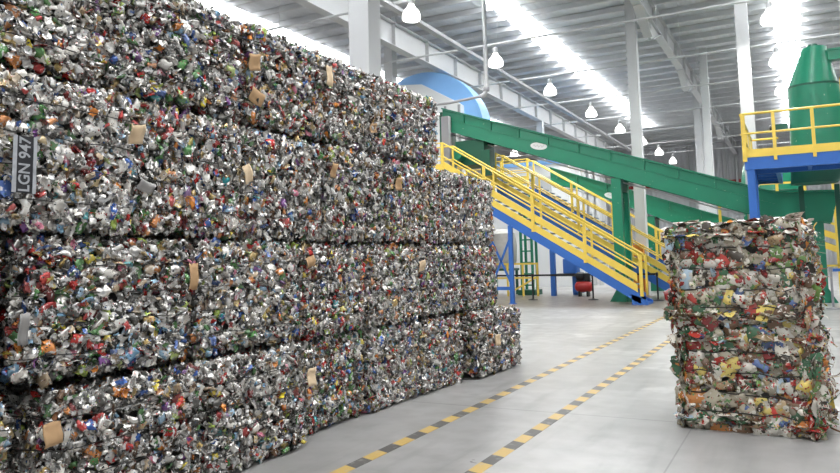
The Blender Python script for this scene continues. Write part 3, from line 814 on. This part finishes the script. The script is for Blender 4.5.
# ------------------------------------------------------------------ platform with yellow guard rail and the green hopper
pf = thing('raised_platform', (1.5, 22.6, 0), 'blue raised platform with yellow guard rail beside the green hopper', 'platform')
PX0, PX1, PY0, PY1, PY2, PZ = -1.2, 4.6, 21.8, 23.3, 27.0, 4.32
for yy in (PY0, PY1 - .12): MB().box(PX0, PX1, yy, yy + .12, PZ - .42, PZ - .06).build('edge_beam', 'blue', pf)
for xx in (PX0, .35, 1.9, 3.4): MB().box(xx, xx + .1, PY0 + .12, PY1 - .12, PZ - .40, PZ - .06).build('joist', 'blue', pf)
MB().box(PX0, PX1, PY0 + .02, PY1, PZ - .06, PZ).box(PX0, -.35, PY1, PY2, PZ - .06, PZ).build('deck', 'tread', pf)
for xx in (PX0, -.47): MB().box(xx, xx + .12, PY1, PY2, PZ - .42, PZ - .06).build('edge_beam', 'blue', pf)
for yy in (24.2, 25.1, 26.0, 26.88): MB().box(PX0 + .12, -.47, yy, yy + .1, PZ - .40, PZ - .06).build('joist', 'blue', pf)
MB().box(PX0 - .02, PX1, PY0 - .02, PY0, PZ - .08, PZ + .14).box(PX0 - .02, PX0, PY0, PY2, PZ - .08, PZ + .14).build('toe_board', 'yellow', pf)
for lx, ly in ((PX0 + .14, PY0 + .12), (PX0 + .14, PY1 - .12), (4.3, PY0 + .12), (4.3, PY1 - .12)):
    MB().box(lx - .10, lx + .10, ly - .10, ly + .10, 0, PZ - .4).box(lx - .17, lx + .17, ly - .17, ly + .17, 0, .025).build('support_leg', 'blue', pf)
for px in (PX0 + .02, -.42, .52, 1.46, 2.4, 3.3, 4.3):
    w = .11 if px < -1 else .085
    MB().box(px - w / 2, px + w / 2, PY0 - .07, PY0 - .02, PZ - .2, PZ + 1.12).build('rail_post', 'yellow', pf)
for py in (23.1, 24.4, 25.7, 26.95): MB().box(PX0 - .06, PX0 - .01, py - .03, py + .03, PZ - .1, PZ + 1.12).build('rail_post', 'yellow', pf)
for hz, rr in ((1.13, .035), (.58, .03)):
    MB().tube([(PX1, PY0 - .045, PZ + hz), (PX0, PY0 - .045, PZ + hz), (PX0 - .035, PY0, PZ + hz), (PX0 - .035, PY2, PZ + hz), (-.4, PY2, PZ + hz)], rr, 8).build('guard_rail', 'yellow', pf)
hp = thing('hopper', (.62, 24.35, 0), 'tall tapering green steel hopper rising behind the yellow platform railing', 'hopper')
def taper(x0, z0, w0, d0, x1, z1, w1, d1, yc, n=36, pw=2.3):
    vs = []
    for x, z, w, dd in ((x0, z0, w0, d0), (x1, z1, w1, d1)):
        for k in range(n):
            a = 2 * PI * k / n; c, s_ = math.cos(a), math.sin(a)
            vs.append((x + w * math.copysign(abs(c) ** (2 / pw), c), yc + dd * math.copysign(abs(s_) ** (2 / pw), s_), z))
    fs = [(k, (k + 1) % n, (k + 1) % n + n, k + n) for k in range(n)] + [tuple(range(n - 1, -1, -1)), tuple(range(n, 2 * n))]
    return vs, fs
MB().add(*taper(.50, 3.62, .62, .56, .86, 4.3, .92, .62, 24.35), smooth=True).build('discharge_chute', 'dkgreen', hp)
MB().add(*taper(.86, 4.3, .92, .62, .66, 6.50, .68, .62, 24.35), smooth=True).build('lower_body', 'green', hp)
MB().add(*taper(.66, 6.54, .67, .62, .77, 7.66, .34, .45, 24.35), smooth=True).build('upper_hood', 'green', hp)
MB().add(*taper(.66, 6.49, .69, .63, .66, 6.55, .69, .63, 24.35), smooth=True).build('joint_band', 'dkgreen', hp)
MB().lathe([(.0, 7.66), (.15, 7.66), (.17, 7.72), (.14, 7.79), (.0, 7.8)], (.72, 24.3, 0), 18).build('vent_cap', 'dkgreen', hp)
MB().box(1.1, 3.4, 24.0, 24.3, 7.20, 7.48).box(1.1, 3.4, 23.96, 24.34, 7.48, 7.53).build('feed_beam', 'green', hp)
MB().box(-.42, -.08, 24.1, 24.3, 5.28, 5.46).build('motor_bracket', 'dkgreen', hp)
MB().lathe([(.07, -.12), (.10, -.10), (.10, .1), (.07, .12)], (-.46, 24.2, 5.37), 14, 'X').build('sensor_motor', 'dark', hp)
for lx in (.15, 1.1): MB().box(lx - .07, lx + .07, 24.75, 24.87, 0, 3.6).build('support_leg', 'dkgreen', hp)
fr = MB().box(1.30, 1.36, 23.35, 23.41, PZ, PZ + 2.2).box(2.1, 2.16, 23.35, 23.41, PZ, PZ + 2.2).box(1.30, 2.16, 23.35, 23.41, PZ + 2.14, PZ + 2.2).box(1.30, 2.16, 23.35, 23.41, PZ + 1.1, PZ + 1.15)
fr.build('access_frame', 'yellow', pf)
# domed green tank standing beyond the platform
tk = thing('storage_tank', (-.8, 33.2, 0), 'rounded pale green tank standing beyond the platform corner', 'tank')
MB().lathe([(1.2, .0), (1.2, 4.7), (1.12, 5.2), (.88, 5.6), (.5, 5.82), (.0, 5.9)], (-.8, 33.2, 0), 32).build('tank_shell', 'green', tk)
MB().lathe([(1.205, 3.98), (1.23, 4.0), (1.23, 4.1), (1.205, 4.12)], (-.8, 33.2, 0), 32).build('band', 'dkgreen', tk)
# far yellow barrier rail under the platform
gr = thing('guard_railing', (-1.9, 29.6, 0), 'yellow barrier railing seen under the raised platform', 'railing')
for x in (-2.6, -1.6, -.6, .3, 1.2):
    MB().box(x - .05, x + .05, 29.57, 29.63, 0, 4.2).build('post', 'yellow', gr)
for z in (4.15, 3.65, 1.1): MB().box(-2.7, 1.3, 29.57, 29.63, z - .035, z + .035).build('rail', 'yellow', gr)

# ------------------------------------------------------------------ equipment between the stairs and the far wall
# enclosure with an arched blue roof edge, above the can bale wall
en = thing('arched_enclosure', (-15.0, 29.6, 0), 'bright blue arched hood over a pale grey housing, above the bale wall', 'enclosure')
AX, AZ, AR, EY0, EY1 = -15.03, 7.32, 3.0, 29.3, 30.3
arc = [(AX + AR * math.cos(t), AZ + AR * math.sin(t)) for t in np.linspace(0, PI, 41)]
MB().prism_xz(arc, EY0, EY1).build('arched_hood', 'skyblue', en)
MB().prism_xz([(-12.95, 5.4), (-12.95, 8.5), (-13.1, 8.62), (-14.9, 9.68), (-16.3, 9.82), (-17.9, 9.0), (-17.9, 5.4)], EY0 - .35, EY0 - .01).build('housing', 'white', en)
for x in (-13.03, -13.7): MB().box(x - .05, x + .05, EY0 - .42, EY0 - .36, 5.4, 8.5 if x < -13 else 8.1).build('seam_post', 'greypaint', en)
for x in (AX - 2.6, AX + 2.4):
    for y in (EY0 - .15, EY1 - .15): MB().box(x - .1, x + .1, y - .1, y + .1, 0, 7.32 if y > EY0 else 5.4).build('support_leg', 'greypaint', en)
# white cabin with a thin blue roof edge
cb = thing('control_cabin', (-12.6, 41, 0), 'white control cabin with a thin blue roof edge behind the second yellow stairs', 'cabin')
MB().box(-16.0, -11.2, 39.5, 43, 0, 6.9).build('cabin_walls', 'white', cb)
MB().box(-16.1, -11.1, 39.4, 43.1, 6.9, 7.15).build('roof_edge', 'skyblue', cb)
MB().box(-13.2, -12.2, 39.45, 39.5, 4.2, 6.2).build('door', 'colwhite', cb)
for x in (-10.9, -10.5, -10.1):
    o = MB().tube([(x, 41.5, 0), (x, 41.5, 7.6)], .15, 12).build('vertical_duct', 'colwhite', None, origin=(x, 41.5, 0))
    tag(o, 'pale vertical duct beside the white cabin, %s' % {-10.9: 'against its wall', -10.5: 'in the middle of three', -10.1: 'outer one of three'}[x], 'duct', 'ducts beside the cabin')
# green lattice tower behind the bale wall
tw = thing('lattice_tower', (-10.75, 31.0, 0), 'green steel lattice tower standing behind the blue stair legs', 'tower')
for x in (-11.0, -10.5):
    for y in (30.7, 31.3): MB().box(x - .05, x + .05, y - .05, y + .05, 0, 4.6).build('post', 'green', tw)
for k in range(9): MB().box(-11.0, -10.5, 30.66, 30.72, .4 + k * .5, .46 + k * .5).build('rung', 'green', tw)
MB().box(-11.15, -10.35, 30.5, 31.5, 0, .22).build('base', 'dkgreen', tw)
# bulk sack hanging in a frame
sk = MB().lathe([(.0, 1.15), (.42, 1.18), (.62, 1.5), (.66, 2.2), (.58, 2.75), (.28, 2.95), (.0, 2.97)], (-12.0, 31.0, 0), 20).build('bulk_sack', 'bag', None, origin=(-12.0, 31.0, 0))
tag(sk, 'plump white bulk sack beside the green lattice tower', 'sack')
st = MB()
for x in (-12.5, -11.5):
    for y in (30.6, 31.4): st.box(x - .05, x + .05, y - .05, y + .05, 0, 1.17)
st.box(-12.6, -11.4, 30.5, 31.5, 1.08, 1.18)
tag(st.build('sack_stand', 'dkgreen', None, origin=(-12, 31, 0)), 'dark green stand under the white bulk sack', 'stand')
yr = thing('guard_railing', (-10.9, 29.7, 0), 'low yellow guard railing around the green lattice tower', 'railing')
for x in (-12.0, -11.3, -10.6, -9.95): MB().box(x - .04, x + .04, 29.67, 29.73, 0, 1.4).build('post', 'yellow', yr)
for z in (1.38, .78): MB().box(-12.05, -9.9, 29.675, 29.725, z - .04, z + .04).build('rail', 'yellow', yr)
MB().beam((-11.3, 29.7, .1), (-10.0, 29.7, .8), .05, .07).build('brace', 'yellow', yr)
# blue work frame with a control box, and the red compressor beside it
wf = thing('work_frame', (-9.0, 30.6, 0), 'blue steel frame with dark shelf and control box under the stairs', 'frame')
for x, y, h_ in ((-9.35, 30.0, 2.2), (-8.65, 30.9, 1.5)): MB().box(x - .1, x + .1, y - .1, y + .1, 0, h_).build('leg', 'blue', wf)
MB().box(-9.45, -8.2, 29.9, 31.3, .82, .92).build('shelf', 'dark', wf)
MB().box(-8.95, -8.35, 30.1, 30.6, .93, 1.55).build('control_box', 'blue', wf, bevel=.02)
MB().box(-8.6, -8.1, 30.2, 30.9, .12, .80).build('cabinet', 'blue', wf, bevel=.02)
cp = thing('air_compressor', (-7.85, 29.6, 0), 'red air compressor tank with a black motor under the stairs', 'compressor')
MB().lathe([(.0, -.36), (.12, -.35), (.20, -.29), (.23, -.2), (.23, .2), (.20, .29), (.12, .35), (.0, .36)], (-7.95, 29.6, .40), 22, 'X').build('tank', 'red', cp)
for x in (-8.12, -7.78): MB().box(x - .04, x + .04, 29.45, 29.75, 0, .22).build('foot', 'dark', cp)
MB().lathe([(.10, -.16), (.16, -.14), (.18, 0), (.16, .14), (.10, .16)], (-8.08, 29.6, .82), 16, 'X').build('motor', 'dark', cp)
MB().box(-7.9, -7.68, 29.5, 29.7, .64, .95).build('pump', 'dark', cp, bevel=.03)
MB().box(-8.25, -7.65, 29.5, 29.7, .61, .65).build('mounting_plate', 'dark', cp)
# orange unit below the white column
ob = MB().box(-5.95, -5.45, 29.3, 29.6, 0, 2.05).build('orange_cabinet', 'orange', None, bevel=.03, origin=(-5.7, 29.45, 0))
tag(ob, 'small orange cabinet standing at the foot of the white column', 'cabinet')
# belt barriers
def barrier(x, y, name_lab, mat='dark', h=1.0):
    r = thing('barrier_post', (x, y, 0), name_lab, 'barrier post', 'belt barrier posts')
    MB().lathe([(.0, 0), (.19, 0), (.19, .02), (.06, .045), (.035, .06)], (x, y, 0), 20).build('base', mat, r)
    MB().lathe([(.033, .05), (.033, h - .12), (.045, h - .11), (.045, h), (.0, h + .01)], (x, y, 0), 14).build('post', mat, r)
    return r
BP = [(-11.7, 27.45), (-9.27, 27.05), (-6.97, 27.2), (-4.55, 26.75)]
for (x, y), lab in zip(BP, ['black belt barrier post farthest along, behind the can bales'.replace('farthest along, ', 'mostly hidden '), 'black belt barrier post before the yellow guard railing', 'black belt barrier post before the red compressor', 'black belt barrier post at the foot of the stairs']):
    barrier(x, y, lab)
for (a, b), lab in zip(zip(BP, BP[1:]), ['black barrier belt from behind the can bales to the first post', 'black barrier belt between the posts under the stairs', 'black barrier belt from the compressor to the stair foot']):
    o = MB().beam((a[0] + .05, a[1], .945), (b[0] - .05, b[1], .945), .006, .07).build('barrier_belt', 'dark', None, origin=((a[0] + b[0]) / 2, (a[1] + b[1]) / 2, .9))
    tag(o, lab, 'barrier belt', 'belts between the barrier posts')
barrier(.73, 23.4, 'grey belt barrier post behind the packaging bales', 'greypaint', 1.15)
tag(MB().beam((.78, 23.4, 1.08), (3.2, 23.6, 1.08), .006, .08).build('barrier_belt', 'blue', None, origin=(2, 23.5, 1)), 'blue barrier belt running away from behind the packaging bales', 'barrier belt')
# yellow side rail and dark chute beyond the packaging bales
sr = thing('sloping_walkway', (2.2, 30.0, 0), 'yellow edged walkway sloping down beyond the packaging bales', 'walkway')
for k, z in enumerate((3.0, 2.55, 2.1)):
    MB().beam((.2, 30, z), (4.8, 30, z - 2.0), .06, .22 if k else .09).build('side_rail' if k else 'handrail', 'yellow', sr)
MB().beam((.2, 30.4, 2.2), (4.8, 30.4, .2), .8, .06).build('deck', 'dkgreen', sr)
for x in (.5, 2.2, 3.9): MB().box(x - .05, x + .05, 29.95, 30.05, 0, 3.0 - (x - .2) * .435).build('post', 'yellow', sr)

# ------------------------------------------------------------------ overhead services and lamps
for k in range(8):
    y = 20.1 + 6 * k
    o = MB().tube([(-30, y, 10.05), (14, y, 10.05)], .045, 8).build('overhead_pipe', 'colwhite', None, origin=(-8, y, 10.05))
    tag(o, 'thin white ceiling pipe hanging across the hall, %s from the camera end' % ['first', 'second', 'third', 'fourth', 'fifth', 'sixth', 'seventh', 'eighth'][k], 'pipe', 'ceiling pipes across the hall')
    for x in range(-28, 14, 6): MB().tube([(x, y, 10.05), (x, y, ROOF)], .012, 6).build('hanger_rod', 'steel', o)
dp = thing('drop_pipe', (-9.7, 24.0, 7.5), 'white vertical pipe hanging from the ceiling, bending toward the enclosure', 'pipe')
MB().tube([(-9.7, 24, ROOF), (-9.7, 24, 7.75), (-9.76, 24, 7.6), (-9.9, 24, 7.52)], .085, 12).build('riser', 'colwhite', dp)
MB().tube([(-9.9, 24, 7.52), (-11.2, 24.05, 7.45), (-12.6, 24.05, 7.45)], .05, 10).build('branch', 'greypaint', dp)
MB().lathe([(.11, 7.68), (.12, 7.70), (.12, 7.80), (.11, 7.82)], (-9.7, 24, 0), 14).build('coupling', 'greypaint', dp)

lamp0 = thing('hanging_lamp', (-10.45, 20.1, 9.2), '', 'lamp', 'bell shaped high bay lamps')
MB().lathe([(.26, 9.20), (.30, 9.26), (.295, 9.38), (.25, 9.50), (.16, 9.60), (.11, 9.68), (.105, 9.72)], (-10.45, 20.1, 0), 24).build('shade', 'lampglass', lamp0)
MB().lathe([(.085, 9.72), (.10, 9.74), (.10, 9.92), (.06, 9.96)], (-10.45, 20.1, 0), 16).build('ballast', 'colwhite', lamp0)
MB().tube([(-10.45, 20.1, 9.95), (-10.45, 20.1, 10.05)], .02, 8).build('stem', 'steel', lamp0)
spots = [(-10.65 + .0, 20.1), (-10.12, 26.1), (-9.8, 32.1), (-9.42, 38.1), (-9.2, 44.1), (-9.0, 50.1), (-8.9, 56.1), (-8.8, 62.1), (-.38, 26.1), (-.33, 32.1), (-.28, 38.1), (-18.2, 50.1)]
names = ['glowing bell lamp first from the camera in the row beside the cable tray', 'glowing bell lamp second in the row beside the cable tray', 'glowing bell lamp third in the row beside the cable tray',
         'glowing bell lamp fourth in the row beside the cable tray', 'glowing bell lamp fifth in the row beside the cable tray', 'glowing bell lamp sixth in the row beside the cable tray', 'glowing bell lamp seventh in the row beside the cable tray', 'glowing bell lamp last in the row beside the cable tray',
         'glowing bell lamp highest of the three beside the green hopper', 'glowing bell lamp middle of the three beside the green hopper', 'glowing bell lamp lowest of the three beside the green hopper', 'glowing bell lamp showing under the large green conveyor']
LZ = [9.36, 9.15, 9.15, 9.08, 9.08, 9.12, 9.12, 9.12, 9.15, 9.12, 9.1, 9.15]
for i, ((x, y), lab) in enumerate(zip(spots, names)):
    if i == 0: lamp0.location = (x, y, LZ[i]); lamp0['label'] = lab
    else: copy_tree(lamp0, (x, y, LZ[i]), lab)

# ------------------------------------------------------------------ light
for i, (x, y) in enumerate(spots):
    ld = bpy.data.lights.new('lamp_beam', 'AREA'); ld.shape = 'DISK'; ld.size = .42; ld.energy = 150; ld.color = (1, .98, .95)
    lb = bpy.data.objects.new('lamp_beam', ld); lb.location = (x, y, LZ[i] - .02); col.objects.link(lb)
w = bpy.data.worlds.new('hall_daylight'); scene.world = w; w.use_nodes = True
bg = w.node_tree.nodes['Background']; bg.inputs[0].default_value = (.93, .96, 1.0, 1); bg.inputs[1].default_value = .45

# ------------------------------------------------------------------ camera
cam = bpy.data.cameras.new('camera'); co = bpy.data.objects.new('camera', cam); col.objects.link(co)
ya, pi_, ro = 0.480859, 0.094001, -0.023532
fw = Vector((-math.sin(ya) * math.cos(pi_), math.cos(ya) * math.cos(pi_), math.sin(pi_)))
rt = Vector((math.cos(ya), math.sin(ya), 0)); up = rt.cross(fw)
r2 = rt * math.cos(ro) + up * math.sin(ro); u2 = -rt * math.sin(ro) + up * math.cos(ro)
co.matrix_world = Matrix(((r2.x, u2.x, -fw.x, 0), (r2.y, u2.y, -fw.y, 0), (r2.z, u2.z, -fw.z, 1.6), (0, 0, 0, 1)))
cam.sensor_width = 36; cam.lens = 722.3 / 840 * 36; cam.shift_y = -(236.5 - 193) / 840
cam.clip_end = 300
scene.camera = co
scene.view_settings.view_transform = 'Standard'; scene.view_settings.look = 'None'
scene.view_settings.gamma = 1; scene.view_settings.use_curve_mapping = False
scene.view_settings.exposure = 0.42
scene.cycles.max_bounces = 8; scene.cycles.diffuse_bounces = 5; scene.cycles.glossy_bounces = 3
scene.cycles.use_denoising = True
